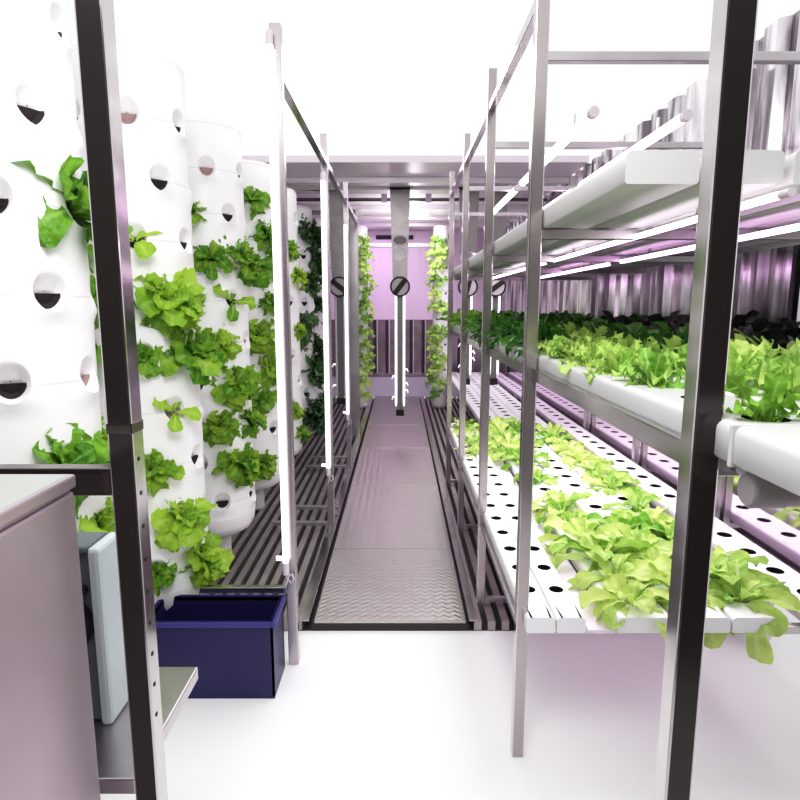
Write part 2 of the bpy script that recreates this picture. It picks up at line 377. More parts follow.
# ------------------------------------------------------------------ right rack frame
RX0, RX1 = 0.362, 0.397
rr = thing('channel_rack', 'polished steel three-tier rack along the right side holding the white channels', 'rack', (RX0, 1.72, 0))
def rpart(m, name, mt='steel', label=None):
    o = m.build(name, mt, rr); o.matrix_parent_inverse = Matrix.Translation((-RX0, -1.72, 0))
    if label: o['label'] = label
    return o
RY = [0.748, 1.735, 2.64, 3.585, 4.57]
for i, yp in enumerate(RY):
    m = MB(); d = 0.012 if i == 0 else 0.0
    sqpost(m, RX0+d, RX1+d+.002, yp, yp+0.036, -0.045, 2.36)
    rpart(m, 'post', ['steel', 'reflection_dark' if i == 0 else 'reflection_mid'], 'broad near post with a dark mirror face' if i == 0 else None)
    if i:
        m = MB(); sqpost(m, 1.435, 1.47, yp, yp+0.036, -0.045, 2.36); rpart(m, 'back_post', ['brushed', 'brushed'])
    for z0, z1 in ((0.382, 0.408), (1.18, 1.205), (1.583, 1.610), (2.05, 2.075)):
        if i == 0 and z0 != 1.18: continue
        m = MB(); m.box(RX1+d, 1.435, yp+.005, yp+.031, z0, z1, 0, 0.002); rpart(m, 'crossbar', 'brushed')
for i in range(4):
    m = MB(); m.box(0.384, 0.4005, RY[i]+0.01, RY[i+1]+.02, 1.184, 1.2175, 0, 0.002); rpart(m, 'shelf_rail', 'steel', 'slim mirror-bright rail under the front channel' if i == 0 else None)
    if i:
        m = MB(); m.box(0.366, 0.393, RY[i]+0.036, RY[i+1], 2.19, 2.22, 0, 0.002); rpart(m, 'top_rail', 'steel')
        m = MB(); m.box(0.37, 0.39, RY[i]+0.036, RY[i+1], 0.385, 0.405, 0, 0.002); rpart(m, 'shelf_rail', 'brushed')
for yp in RY[2:]:
    m = MB(); m.box(RX1, 1.435, yp+.006, yp+.030, 0.012, 0.038, 0, 0.002); rpart(m, 'floor_bar', 'brushed')

# ------------------------------------------------------------------ grow channels
def channel(x0, x1, y0, y1, zt, h, holes, rh, mats):
    m = MB(); bv = min(0.012, h*0.3); xa, xb = x0+bv, x1-bv; xc = (x0+x1)/2; n = 24
    edges = [y0] + [(holes[i]+holes[i+1])/2 for i in range(len(holes)-1)] + [y1] if holes else [y0, y1]
    if not holes:
        m.add([(xa, y0, zt), (xb, y0, zt), (xb, y1, zt), (xa, y1, zt)], [(0, 1, 2, 3)], 0)
    for i, hy in enumerate(holes):
        ya, yb = edges[i], edges[i+1]; A = []; B = []; C = []
        for k in range(n):
            t = 2*PI*(k+.5)/n; cx, cy = math.cos(t), math.sin(t)
            sx = ((xb-xc) if cx > 0 else (xc-xa))/abs(cx) if abs(cx) > 1e-6 else 1e9
            sy = ((yb-hy) if cy > 0 else (hy-ya))/abs(cy) if abs(cy) > 1e-6 else 1e9
            q = min(sx, sy); A.append((xc+cx*q, hy+cy*q, zt)); B.append((xc+cx*rh, hy+cy*rh, zt)); C.append((xc+cx*rh, hy+cy*rh, zt-h*0.7))
        m.add(A+B, [(k, (k+1) % n, n+(k+1) % n, n+k) for k in range(n)], 0)
        # corners of the cell
        cor = [(xa, ya), (xb, ya), (xb, yb), (xa, yb)]
        for cxx, cyy in cor:
            ks = sorted(range(n), key=lambda k: (A[k][0]-cxx)**2+(A[k][1]-cyy)**2)[:2]
            m.add([(cxx, cyy, zt), A[ks[0]], A[ks[1]]], [(0, 1, 2)], 0)
        m.add(B+C, [(k, (k+1) % n, n+(k+1) % n, n+k) for k in range(n)], 1)
        m.add(C, [tuple(range(n))], 1)
    sec = [(xa, zt)] + [(x0+bv-bv*math.sin(a), zt-bv+bv*math.cos(a)) for a in (PI/8, PI/4, 3*PI/8)] + [(x0, zt-bv), (x0, zt-h+.004), (x0+.004, zt-h), (x1-.004, zt-h), (x1, zt-h+.004), (x1, zt-bv)] \
        + [(x1-bv+bv*math.sin(a), zt-bv+bv*math.cos(a)) for a in (3*PI/8, PI/4, PI/8)] + [(xb, zt)]
    ns = len(sec)
    vs = [(p[0], yv, p[1]) for yv in (y0, y1) for p in sec]
    m.add(vs, [(k, k+1, ns+k+1, ns+k) for k in range(ns-1)], 0, True)
    m.add(vs[:ns], [tuple(range(ns))], 0); m.add(vs[ns:], [tuple(range(ns))], 0)
    return m
def hole_row(ya, yb, off): 
    out = []; y = off
    while y < yb-0.06:
        if y > ya+0.05: out.append(y)
        y += 0.17
    return out
ZL, ZU, ZT = 0.46, 1.257, 1.672
low = [('A', .385, .4745, 1.70, 4.76, 1.886, 'channel', 'white flat channel nearest the aisle on the lower shelf, all its holes empty'),
       ('B', .4785, .567, 1.70, 4.76, 1.886, 'channel', 'second white channel from the aisle on the lower shelf, mostly empty holes'),
       ('C', .665, .833, 1.70, 8.45, 1.80, 'channel', 'third white channel from the aisle on the lower shelf, overgrown by pale lettuces'),
       ('D', .840, 1.008, 1.70, 8.45, 1.87, 'channel', 'fourth white channel from the aisle on the lower shelf, open black holes midway'),
       ('E', 1.015, 1.185, 1.70, 8.45, 1.82, 'channel', 'fifth white channel from the aisle on the lower shelf, lettuces leaning both ways'),
       ('F', 1.265, 1.425, 1.70, 8.45, 1.86, 'channel_pink', 'pink-lit channel with a row of empty black holes at the back of the lower shelf')]
LOWH = {}
for k, xa, xb, ya, yb, off, mt, lab in low:
    hs = hole_row(ya, yb, off-0.17*2); LOWH[k] = ((xa+xb)/2, hs)
    rh = 0.024 if k in 'AB' else 0.029
    o = channel(xa, xb, ya, yb, ZL, 0.05, hs, rh, None).build('grow_channel', [mt, 'hole']); tag(o, lab, 'channel', 'lower shelf channels')
b = MB(); b.box(0.575, 0.655, 1.70, 4.76, 0.408, 0.42, 0, 0.002); o = b.build('drip_tray', 'channel_pink'); tag(o, 'narrow white drip tray in the gap beside the second lower channel', 'tray')
UPH = {}
for i in range(7):
    xc = 0.468 + i*0.15; xa, xb = xc-0.066, xc+0.066
    hs = hole_row(0.56, 4.9, 0.755-0.17) if i % 2 == 0 else hole_row(0.56, 4.9, 0.71-0.17+0.06)
    UPH[i] = (xc, hs)
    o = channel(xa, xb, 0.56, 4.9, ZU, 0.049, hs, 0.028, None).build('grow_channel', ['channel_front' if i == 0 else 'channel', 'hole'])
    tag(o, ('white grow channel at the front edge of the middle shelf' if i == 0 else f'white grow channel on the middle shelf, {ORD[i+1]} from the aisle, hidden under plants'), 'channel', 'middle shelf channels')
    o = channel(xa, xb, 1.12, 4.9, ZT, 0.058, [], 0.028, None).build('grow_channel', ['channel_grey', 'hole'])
    tag(o, ('pale grey channel at the front edge of the top shelf, seen from below' if i == 0 else f'pale grey channel of the top shelf seen from below, {ORD[i+1]} from the aisle'), 'channel', 'top shelf channels')

# joint collar on near end of front channel + drain pipe
b = MB(); b.box(0.399, 0.5365, 0.705, 0.713, 1.205, 1.2585, 0, 0.002); o = b.build('channel_collar', 'channel_grey'); o['label'] = 'thin grey joint collar'
o.parent = [q for q in bpy.data.objects if q.get('label', '').startswith('white grow channel at the front')][0]
t = thing('drain_pipe', 'grey drain pipe with round end cap under the near end of the front channel', 'pipe', (0.424, 0.69, 1.182))
m = MB(); m.tube([(0.012, 0, 0), (0.6, 0, 0)], 0.0195, 20); m.build('pipe_body', 'pipe', t)
m = MB(); m.tube([(-0.012, 0, 0), (-0.008, 0, 0), (0.03, 0, 0)], [0.018, 0.0215, 0.0215], 24); m.build('end_cap', 'pipe', t)
m = MB(); m.tube([(0.015, 0.0, 0.0), (0.015, 0.055, 0.012)], 0.0095, 14); m.build('side_outlet', 'socket', t)
m = MB(); m.tube([(0.05, 0, 0.015), (0.05, 0, 0.05)], 0.012, 14); m.build('inlet', 'pipe', t)

# ------------------------------------------------------------------ horizontal LED tubes under tiers
def htube(x, z, y0, y1, r, mt, label, grp):
    t = thing('tube_light', label, 'light tube', (x, (y0+y1)/2, z), grp)
    L = (y1-y0)/2
    m = MB(); m.tube([(0, -L+.03, 0), (0, L-.03, 0)], r, 12); m.build('glowing_tube', mt, t)
    for sg in (-1, 1):
        m = MB(); m.tube([(0, sg*(L-.03), 0), (0, sg*L, 0)], r*1.05, 12); m.build('end_cap', 'socket', t)
    for sg in (-1, 1):
        m = MB(); m.box(-0.003, 0.003, sg*L*.6-.008, sg*L*.6+.008, r*.8, ZT-.058-z if z < 1.7 else 0.06, 0); m.build('hanger', 'steel', t)
segs = [(1.06, 2.68), (2.74, 4.4)]
W3 = ['near', 'far']
for j, (ya, yb) in enumerate(segs):
    htube(0.665, 1.59, ya, yb, 0.0075, 'tube_pink', f'{W3[j]} white-pink tube light in the front row under the top shelf', 'tubes under the top shelf')
    htube(0.955, 1.585, ya, yb, 0.0085, 'tube_purple', f'{W3[j]} purple-white tube light in the second row under the top shelf', 'tubes under the top shelf')
for j, (ya, yb) in enumerate([(2.1, 3.3), (3.4, 4.6)]):
    n_ = ['near', 'far'][j]
    htube(0.64, 2.03, ya, yb, 0.017, 'tube_pink', f'{n_} bright tube light above the top shelf, nearer the aisle', 'tubes above the top shelf')
    htube(0.95, 2.02, ya, yb, 0.017, 'tube_purple', f'{n_} bright tube light above the top shelf, nearer the wall', 'tubes above the top shelf')
t = thing('tube_light', 'purple light strip glowing near the floor under the lower shelf', 'light tube', (0.535, 3.35, 0.03))
m = MB(); m.box(-0.012, 0.012, -0.78, 0.78, 0, 0.02, 0, 0.003); m.build('glowing_strip', 'tube_magenta', t)
for ya_ in (-0.80, 0.78):
    m = MB(); m.box(-0.014, 0.014, ya_, ya_+.02, -0.03, 0.022, 0, 0.003); m.build('end_cap', 'pipe', t)

# ------------------------------------------------------------------ hanging lamps with round barred discs
def hang_lamp(x, y, zb, tilt, label, tube='tube_white', oval_z=2.02, oval_on=True):
    t = thing('hanging_lamp', label, 'lamp', (x, y, zb), 'hanging lamps with round barred discs')
    zs = 1.578-zb; top = ZC-zb
    m = MB(); m.add([(-.07, 0, zs), (.07, 0, zs), (.098, 0, top), (-.098, 0, top), (-.07, .02, zs), (.07, .02, zs), (.098, .02, top), (-.098, .02, top)],
                    [(0, 1, 2, 3), (5, 4, 7, 6), (1, 5, 6, 2), (4, 0, 3, 7), (0, 4, 5, 1), (3, 2, 6, 7)])
    m.build('duct', 'lampplate', t)
    def oval(rx, rz, dz, yo, n=32): return [(rx*math.cos(2*PI*k/n), yo, oval_z-zb+dz+rz*math.sin(2*PI*k/n)) for k in range(n)]
    m = MB(); a, b_ = oval(.085, .058, 0, -.006), oval(.066, .04, 0, -.006)
    m.add(a+b_, [(k, (k+1) % 32, 32+(k+1) % 32, 32+k) for k in range(32)], 1); m.add(b_, [tuple(range(32))], 0)
    a, b_ = oval(.075, .075, -.14, -.003), oval(.055, .052, -.14, -.003)
    m.add(a+b_, [(k, (k+1) % 32, 32+(k+1) % 32, 32+k) for k in range(32)], 1)
    if oval_on: m.build('oval_mark', ['ellipse', 'ellipse_rim'], t)  # dark oval with a pale rim, pale ring below it
    d = MB(); N = 40
    ring = lambda r, yo: [(r*math.cos(2*PI*k/N), yo, zs+r*math.sin(2*PI*k/N)) for k in range(N)]
    d.add(ring(.088, -.03), [tuple(range(N))], 0)
    o = d.build('disc', 'signface', t)
    d = MB(); A, B, C, D = ring(.098, -.034), ring(.082, -.034), ring(.098, -.012), ring(.082, -.012)
    d.add(A+B, [(k, (k+1) % N, N+(k+1) % N, N+k) for k in range(N)]); d.add(A+C, [(k, (k+1) % N, N+(k+1) % N, N+k) for k in range(N)]); d.add(C, [tuple(range(N))])
    q = d.build('ring', 'black', o)
    d = MB(); ca, sa = math.cos(tilt), math.sin(tilt); w = .024; r = .085
    pts = [(ca*r+sa*w, -.036, zs+sa*r-ca*w), (ca*r-sa*w, -.036, zs+sa*r+ca*w), (-ca*r-sa*w, -.036, zs-sa*r+ca*w), (-ca*r+sa*w, -.036, zs-sa*r-ca*w)]
    d.add(pts+[(p[0], -.030, p[2]) for p in pts], [(0, 1, 2, 3), (0, 4, 5, 1), (1, 5, 6, 2), (2, 6, 7, 3), (3, 7, 4, 0)])
    d.build('bar', 'black', o)
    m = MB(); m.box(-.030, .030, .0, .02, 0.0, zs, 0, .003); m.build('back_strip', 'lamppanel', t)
    for sg in (-1, 1):
        m = MB(); m.tube([(sg*.040, -.004, 0.09), (sg*.040, -.004, 0.14), (sg*.040, -.004, zs-.07)], [.008, .011, .011], 14); m.build('glowing_tube', tube, t)
    m = MB(); m.box(-.04, .04, -.01, .024, -.012, .05, 0, .004); m.build('foot_cap', 'black', t)
    for k in range(5):
        sg = 1 if k % 3 else -1; z = .18+.07*k
        m = MB(); m.tube([(sg*.05, -.01, z), (sg*.068, -.012, z+.01), (sg*.082, -.012, z-.022)], [.008, .006, .003], 6); m.build('cable_tie', 'tube_white', t)
hang_lamp(0.0, 6.0, 0.30, PI*0.29, 'hanging lamp with round barred disc in the middle of the aisle')
hang_lamp(-0.595, 6.0, 0.42, -PI*0.22, 'hanging lamp with round barred disc left of the aisle behind the steel posts', tube='socket', oval_on=False)
hang_lamp(0.665, 6.0, 0.62, PI*0.42, 'hanging lamp with round barred disc right of the aisle, just behind the rack end', oval_z=1.86)
hang_lamp(0.94, 6.0, 0.62, PI*0.20, 'hanging lamp with round barred disc farthest right, seen above the leafy shelf', oval_z=1.86)

# ------------------------------------------------------------------ planting towers
TR, ROWH, NROW, ZROW0 = 0.2, 0.21, 9, 0.383
RA, RB = 0.042, 0.050
def tower_meshes(TR, RA, RB, nar, ROWH):
    """one tile = a sector of a module row with a pocket opening in it"""
    half = PI/nar; hh = ROWH/2; n = 48
    def cyl(a, b, d): r = TR+d; return (r*math.cos(a), r*math.sin(a), b)
    def lip(t): return 0.30*RA*max(0.0, -math.sin(t))
    outer = []; tile = MB()
    rings = []
    for q in (0.0, 0.25, 0.5, 0.75, 0.9, 1.0):
        rg = []
        for k in range(n):
            t = 2*PI*(k+.5)/n; cx, cy = math.cos(t), math.sin(t)
            s1 = half*TR/abs(cx) if abs(cx) > 1e-6 else 1e9; s2 = hh/abs(cy) if abs(cy) > 1e-6 else 1e9
            e = 1/math.sqrt((cx/RA)**2+(cy/RB)**2); s0 = min(s1, s2)
            rr_ = s0*(1-q)+e*q
            rg.append(((cx*rr_)/TR, cy*rr_, lip(t)*max(0, q-0.4)/0.6))
        rings.append(rg)
    vs = [p for rg in rings for p in rg]
    tf = [(i*n+k, i*n+(k+1) % n, (i+1)*n+(k+1) % n, (i+1)*n+k) for i in range(len(rings)-1) for k in range(n)]
    cor = []
    for (ca, cb) in ((half, hh), (half, -hh), (-half, hh), (-half, -hh)):
        ks = sorted(range(n), key=lambda k: (rings[0][k][0]*TR-ca*TR)**2+(rings[0][k][1]-cb)**2)[:2]
        cor.append((ca, cb, ks))
    pk = MB(); pv = []; steps = (1.0, 0.93, 0.8, 0.6, 0.4, 0.2, 0.04); pf = []
    for r in steps:
        for k in range(n):
            t = 2*PI*(k+.5)/n; nn = r*math.sin(t)
            d = -0.034*(1-nn)/1.2*min(1, (1-r)/.3) + (lip(t) if r == 1.0 else (lip(t)*.8 if r > .9 else 0))
            pv.append(cyl(r*math.cos(t)*RA/TR, r*math.sin(t)*RB, d))
    for i in range(len(steps)-1):
        for k in range(n):
            t = 2*PI*(k+1)/n; nn = (steps[i]+steps[i+1])/2*math.sin(t)
            pk.add([], [], 0)
            pf.append(((i*n+k, i*n+(k+1) % n, (i+1)*n+(k+1) % n, (i+1)*n+k), 0))
    pk.v = pv
    for ff, mi in pf: pk.f.append(ff); pk.m.append(mi); pk.sm.append(True)
    # dark crescent of the opening in the lower third of the pocket
    def dd(a, b): r = min(1.0, math.hypot(a, b)); return -0.034*(1-b)/1.2*min(1, (1-r)/.3)+.0022+.006*min(1, (1-r)/.2)
    nc = 20; w0 = .82; top = -.10; lens = []; lf = []
    for i in range(nc+1):
        a = w0*math.sqrt(1-(top/.84)**2)*(-1+2*i/nc)*.985
        lo = -math.sqrt(max(0.0, .84**2-a*a)) if abs(a) < .84 else top
        for j in range(4):
            b = top+(min(lo, top)-top)*j/3
            lens.append(cyl(a*RA/TR, b*RB, dd(a, b)))
    for i in range(nc):
        for j in range(3): lf.append((i*4+j, i*4+j+1, (i+1)*4+j+1, (i+1)*4+j))
    pk.add(lens, lf, 1, False)
    return vs, tf, cor, pk, cyl
def tower_geom(TR, RA, RB, nar, ROWH, NROW, ZROW0, ztop, zfoot):
    vs, tf, cor, pk, cyl = tower_meshes(TR, RA, RB, nar, ROWH)
    body = MB(); pos = []
    for k in range(NROW):
        zc = ZROW0+k*ROWH
        for j in range(nar):
            a0 = 2*PI*j/nar + (0 if k % 2 else PI/nar)
            body.add([cyl(a0+p[0], zc+p[1], p[2]) for p in vs], tf, 0, True)
            for ca, cb, ks in cor:
                body.add([cyl(a0+ca, zc+cb, 0), cyl(a0+vs[ks[0]][0], zc+vs[ks[0]][1], 0), cyl(a0+vs[ks[1]][0], zc+vs[ks[1]][1], 0)], [(0, 1, 2)], 0, True)
            pos.append((k, a0, zc))
    z0 = ZROW0-ROWH/2; z1 = ZROW0+(NROW-.5)*ROWH
    body.lathe([(TR*.30, z0-.125), (TR*.62, z0-.12), (TR*.84, z0-.095), (TR*.96, z0-.055), (TR, z0-.0)], 48)
    cap = MB(); cap.lathe([(TR, z1), (TR, ztop-.03), (TR*.93, ztop-.008), (TR*.5, ztop), (0.001, ztop)], 48)
    foot = MB(); foot.lathe([(0.001, zfoot), (TR*.34, zfoot), (TR*.30, zfoot+.02), (TR*.30, z0-.12)], 32)
    return body.mesh('tower_body', 'tower'), cap.mesh('top_cap', 'tower'), foot.mesh('foot', 'channel_grey'), pk.mesh('planting_pocket', ['pocket', 'cavity']), pk.mesh('planting_pocket', ['pocket', 'blush']), pos
TG = tower_geom(TR, RA, RB, 6, ROWH, NROW, ZROW0, 2.29, 0.0)
TOW = []
tlab = ['first and nearest white planting tower, beside the steel box and dark near post', 'second white planting tower from the front, just past the dark near post',
        'third white planting tower from the front, with a big lettuce hanging mid height', 'fourth white planting tower from the front, partly behind the thick white tube',
        'fifth white planting tower from the front, mostly hidden behind the near tube and post', 'sixth white planting tower from the front, carrying dark kale clumps', 'seventh white planting tower from the front, mostly hidden behind dark kale']
def make_tower(G, x, y, rot, label, group, r=TR):
    t = thing('planting_tower', label, 'planter tower', (x, y, 0), group); t.rotation_euler.z = rot
    put('tower_body', G[0], t); put('top_cap', G[1], t); put('foot', G[2], t)
    for k, a0, zc in G[5]:
        o = put('planting_pocket', G[3] if (k*7+int(a0*5)) % 3 else G[4], t); o.location = (0, 0, zc); o.rotation_euler.z = a0
    return [(k, a0+rot, zc) for k, a0, zc in G[5]]
tow_spec = [(1.55, 29), (2.38, 27), (3.21, 36), (4.04, 44), (4.87, 40), (5.70, 36), (6.53, 30)]
for i, (ty, vd) in enumerate(tow_spec):
    tx = -1.01; cam_ang = math.atan2(-ty, -tx)
    pos = make_tower(TG, tx, ty, cam_ang+math.radians(vd), tlab[i], 'white planting towers on the left')
    TOW.append((tx, ty, pos, TR))
# two slim towers by the end wall
FG = tower_geom(0.11, 0.026, 0.03, 5, 0.17, 13, 0.20, 2.44, 0.0)
FT = []
for tx, lab in ((-0.545, 'slim white planting tower left of the pink end wall, dotted with small lettuces'), (0.555, 'slim white planting tower right of the pink end wall, dotted with small lettuces')):
    rot = math.atan2(-8.2, -tx)+math.radians(0 if tx < 0 else 0)
    FT.append((tx, 8.2, make_tower(FG, tx, 8.2, rot, lab, None), 0.11))

# ------------------------------------------------------------------ plants
def leaf_into(v, f, col, L, W, a0, curl, az, ruf, cup, rnd, nT=9, nS=6, base=0.0, peak=0.72, frill=3.0, petiole=0.12, twist=0.0, tipsharp=4.0, h0=0.0, shade=0.5, crumple=0.005):
    o = len(v); pos_r, pos_z = base, h0; ph = rnd.uniform(0, 6.28); ph2 = rnd.uniform(0, 6.28)
    ca, sa = math.cos(az), math.sin(az)
    for i in range(nT+1):
        t = i/nT
        el = a0-curl*(t**1.3)
        if i > 0: pos_r += math.cos(el)*L/nT; pos_z += math.sin(el)*L/nT
        tt = min(1.0, t)
        w = W*max(petiole*(1-t*.5), (tt**(peak*1.9))*max(0.0, 1-tt**tipsharp)**0.5*1.18)
        if i == nT: w = W*0.12
        nr, nz = -math.sin(el), math.cos(el)
        for j in range(nS+1):
            s = -1+2*j/nS; sd = s*w
            rf = ruf*W*(abs(s)**1.6)*min(1, t*1.8)*(math.sin(frill*2*PI*t+ph+(1.3 if s > 0 else 0))+0.5*math.sin(frill*4.7*t+ph2+s*2))
            dn = cup*w*s*s + rf + 0.02*L*math.sin(7*t+ph2)*s
            tw = twist*t; sx_, sn_ = sd*math.cos(tw)-0*1, sd*math.sin(tw)
            n_ = dn+sn_
            x = pos_r+nr*n_; z = pos_z+nz*n_; y = sx_*(1-0.15*abs(s)*abs(ruf)*2)
            if crumple:
                q = noise.noise_vector(Vector((t*L*55+ph*9, sd*60+ph2*7, az)))
                x += q.x*crumple*t*.6; y += q.y*crumple*t*.5; z += q.z*crumple*min(1, t*1.6)
            v.append((x*ca-y*sa, x*sa+y*ca, z)); col.append((t, abs(s), shade, 1))
    for i in range(nT):
        for j in range(nS):
            a = o+i*(nS+1)+j; f.append((a, a+1, a+nS+2, a+nS+1))
def plant_mesh(name, mt, spec, seed):
    rnd = random.Random(seed); v = []; f = []; col = []
    for (n, L, W, a0, curl, ruf, cup, frill, kw) in spec:
        az0 = rnd.uniform(0, 6.28)
        for i in range(n):
            k = dict(kw)
            leaf_into(v, f, col, L*rnd.uniform(.78, 1.12), W*rnd.uniform(.8, 1.15), a0+rnd.uniform(-.18, .18), curl*rnd.uniform(.6, 1.35),
                      az0+2*PI*i/n+rnd.uniform(-.35, .35), ruf*rnd.uniform(.7, 1.3), cup*rnd.uniform(.3, 1.5), rnd, frill=frill*rnd.uniform(.8, 1.2), twist=rnd.uniform(-.5, .5), shade=rnd.random(), **k)
    me = bpy.data.meshes.new(name); me.from_pydata(v, [], f); me.materials.append(M[mt])
    ca = me.color_attributes.new('leaf', 'FLOAT_COLOR', 'POINT')
    ca.data.foreach_set('color', [x for c in col for x in c])
    me.polygons.foreach_set('use_smooth', [True]*len(f)); me.update()
    return me
K0 = dict(base=0.004)
def variants(name, mt, spec, n, seed): return [plant_mesh(name, mt, spec, seed+i*13) for i in range(n)]
KT = dict(base=.006, nT=14, nS=10, tipsharp=7.0, peak=.5, petiole=.16, crumple=.011)
V_tower = variants('lettuce', 'lettuce', [(7, .135, .056, .40, 1.7, .20, .25, 5.2, KT), (7, .125, .054, .85, 1.5, .22, .35, 5.2, KT), (6, .095, .044, 1.2, 1.1, .22, .4, 5, KT)], 6, 100)
V_towerm = variants('lettuce', 'mid', [(5, .15, .066, .45, 1.7, .15, .25, 4.2, KT), (5, .13, .06, .9, 1.4, .17, .35, 4.2, KT), (4, .10, .045, 1.25, .9, .2, .4, 3, KT)], 3, 150)
V_single = variants('lettuce', 'lettuce', [(4, .13, .045, .8, 1.6, .16, .2, 3.2, KT)], 4, 180)
KK = dict(base=.01, nT=13, nS=8, petiole=.2, peak=.5, tipsharp=6, crumple=.012)
V_kale = variants('kale', 'kale', [(11, .15, .05, .4, 1.5, .42, .1, 5, KK), (10, .14, .05, .9, 1.2, .42, .2, 5, KK), (7, .10, .036, 1.3, .7, .4, .3, 5, KK)], 4, 200)
KP = dict(base=.006, nT=13, nS=8, peak=.60, tipsharp=5.0)
V_pale = variants('lettuce', 'pale', [(6, .185, .046, .62, 1.8, .12, .35, 2.4, KP), (5, .155, .044, .95, 1.6, .12, .4, 2.4, KP), (4, .10, .034, 1.25, .9, .14, .5, 2.4, KP)], 8, 300)
V_palefar = variants('lettuce', 'pale', [(6, .17, .044, .65, 1.5, .14, .35, 2.4, KP), (5, .13, .04, 1.0, 1.2, .14, .4, 2.4, KP)], 4, 340)
KF = dict(base=.004, nT=14, nS=8, petiole=.3, peak=.5, tipsharp=6.0)
V_frilly = variants('frilly_lettuce', 'frilly', [(7, .085, .021, .75, 1.2, .42, .2, 5.5, KF), (7, .09, .022, 1.1, .9, .42, .3, 5.5, KF), (4, .08, .018, 1.4, .5, .4, .3, 5, KF)], 6, 400)
KD = dict(base=.005, petiole=.12, peak=.7, tipsharp=6.0)
V_dark = variants('leafy_green', 'darkleaf', [(11, .105, .027, .6, 1.4, .2, .5, 3, KD), (11, .115, .026, 1.0, 1.3, .2, .55, 3, KD), (8, .11, .023, 1.35, 1.0, .2, .55, 3, KD)], 5, 500)
V_black = variants('leafy_green', 'purpleleaf', [(9, .12, .026, .8, 1.0, .14, .5, 2.4, KD), (8, .135, .026, 1.15, .9, .14, .5, 2.4, KD)], 4, 600)
V_mid = variants('leafy_green', 'mid', [(6, .17, .05, .75, 1.1, .12, .35, 1.8, dict(base=.006, nT=10)), (5, .17, .048, 1.1, .9, .12, .4, 1.8, dict(base=.004, nT=10))], 4, 700)
V_near = variants('leafy_green', 'mid', [(6, .07, .024, .8, 1.0, .3, .25, 4.0, dict(base=.006, nT=14, nS=8)), (5, .085, .024, 1.25, .6, .3, .3, 4, dict(base=.004, nT=14, nS=8))], 2, 750)
V_spiky = variants('leafy_green', 'frilly', [(14, .13, .008, .9, .5, .05, .2, 2.0, dict(base=.004, petiole=.5))], 2, 780)
V_small = variants('lettuce', 'frilly', [(7, .10, .042, .7, 1.2, .28, .2, 2.5, dict(base=.004)), (4, .08, .036, 1.1, .8, .28, .3, 2.5, dict(base=.003))], 4, 800)

def place(me, name, loc, up=None, spin=None, scale=1.0, label='', group=None, cat='plant'):
    o = bpy.data.objects.new(name, me); COL.objects.link(o); o.location = loc
    q = Matrix.Rotation(R.uniform(0, 6.28) if spin is None else spin, 4, 'Z').to_quaternion()
    if up is not None: q = Vector((0, 0, 1)).rotation_difference(Vector(up).normalized()) @ q
    o.rotation_mode = 'QUATERNION'; o.rotation_quaternion = q; o.scale = (scale,)*3
    return tag(o, label, cat, group)

# tower plants: pocket nearest to where the photo shows each clump; (px, py, variant, scale)
L_, Mi, Si, Ka = V_tower, V_towerm, V_single, V_kale
TP = {0: [(78, 205, Mi, 1.15), (33, 432, Mi, .9), (60, 460, L_, .8), (92, 456, L_, .9), (98, 515, L_, .8), (103, 575, L_, .8)],
      1: [(155, 213, Si, .9), (165, 265, L_, 1.15), (152, 290, Mi, .9), (188, 345, L_, 1.2), (148, 345, Mi, .6), (150, 383, Si, .8), (158, 458, L_, .85), (178, 515, L_, 1.05), (212, 555, L_, 1.0), (160, 605, L_, .6), (108, 270, Mi, .8), (108, 330, Mi, .8)],
      2: [(205, 200, L_, .8), (203, 232, L_, .9), (226, 258, L_, 1.15), (207, 302, L_, .7), (237, 303, Si, 1.0), (212, 345, L_, 1.0), (228, 388, L_, 1.15), (215, 425, L_, .9), (245, 420, L_, .85), (252, 452, L_, 1.15)],
      3: [(262, 200, Mi, 1.0), (262, 235, L_, 1.1), (266, 265, Mi, 1.1), (275, 312, L_, .9), (262, 345, L_, 1.15), (272, 368, L_, 1.1), (265, 410, Mi, .9), (264, 490, L_, 1.0), (264, 512, L_, .8)],
      4: [(297, 235, L_, .8), (299, 275, L_, .9), (298, 330, L_, .7), (299, 410, L_, .8), (300, 430, L_, .8)],
      5: [(314, 215, Ka, 1.3), (308, 265, Ka, 1.1), (319, 275, Ka, 1.3), (307, 322, Ka, 1.5), (317, 340, Ka, 1.2), (314, 365, Ka, 1.3), (312, 405, Ka, 1.5), (308, 435, L_, .6)],
      6: [(323, 245, Ka, .8), (323, 300, Ka, .8), (324, 352, Ka, .8), (322, 412, Ka, 1.0)]}
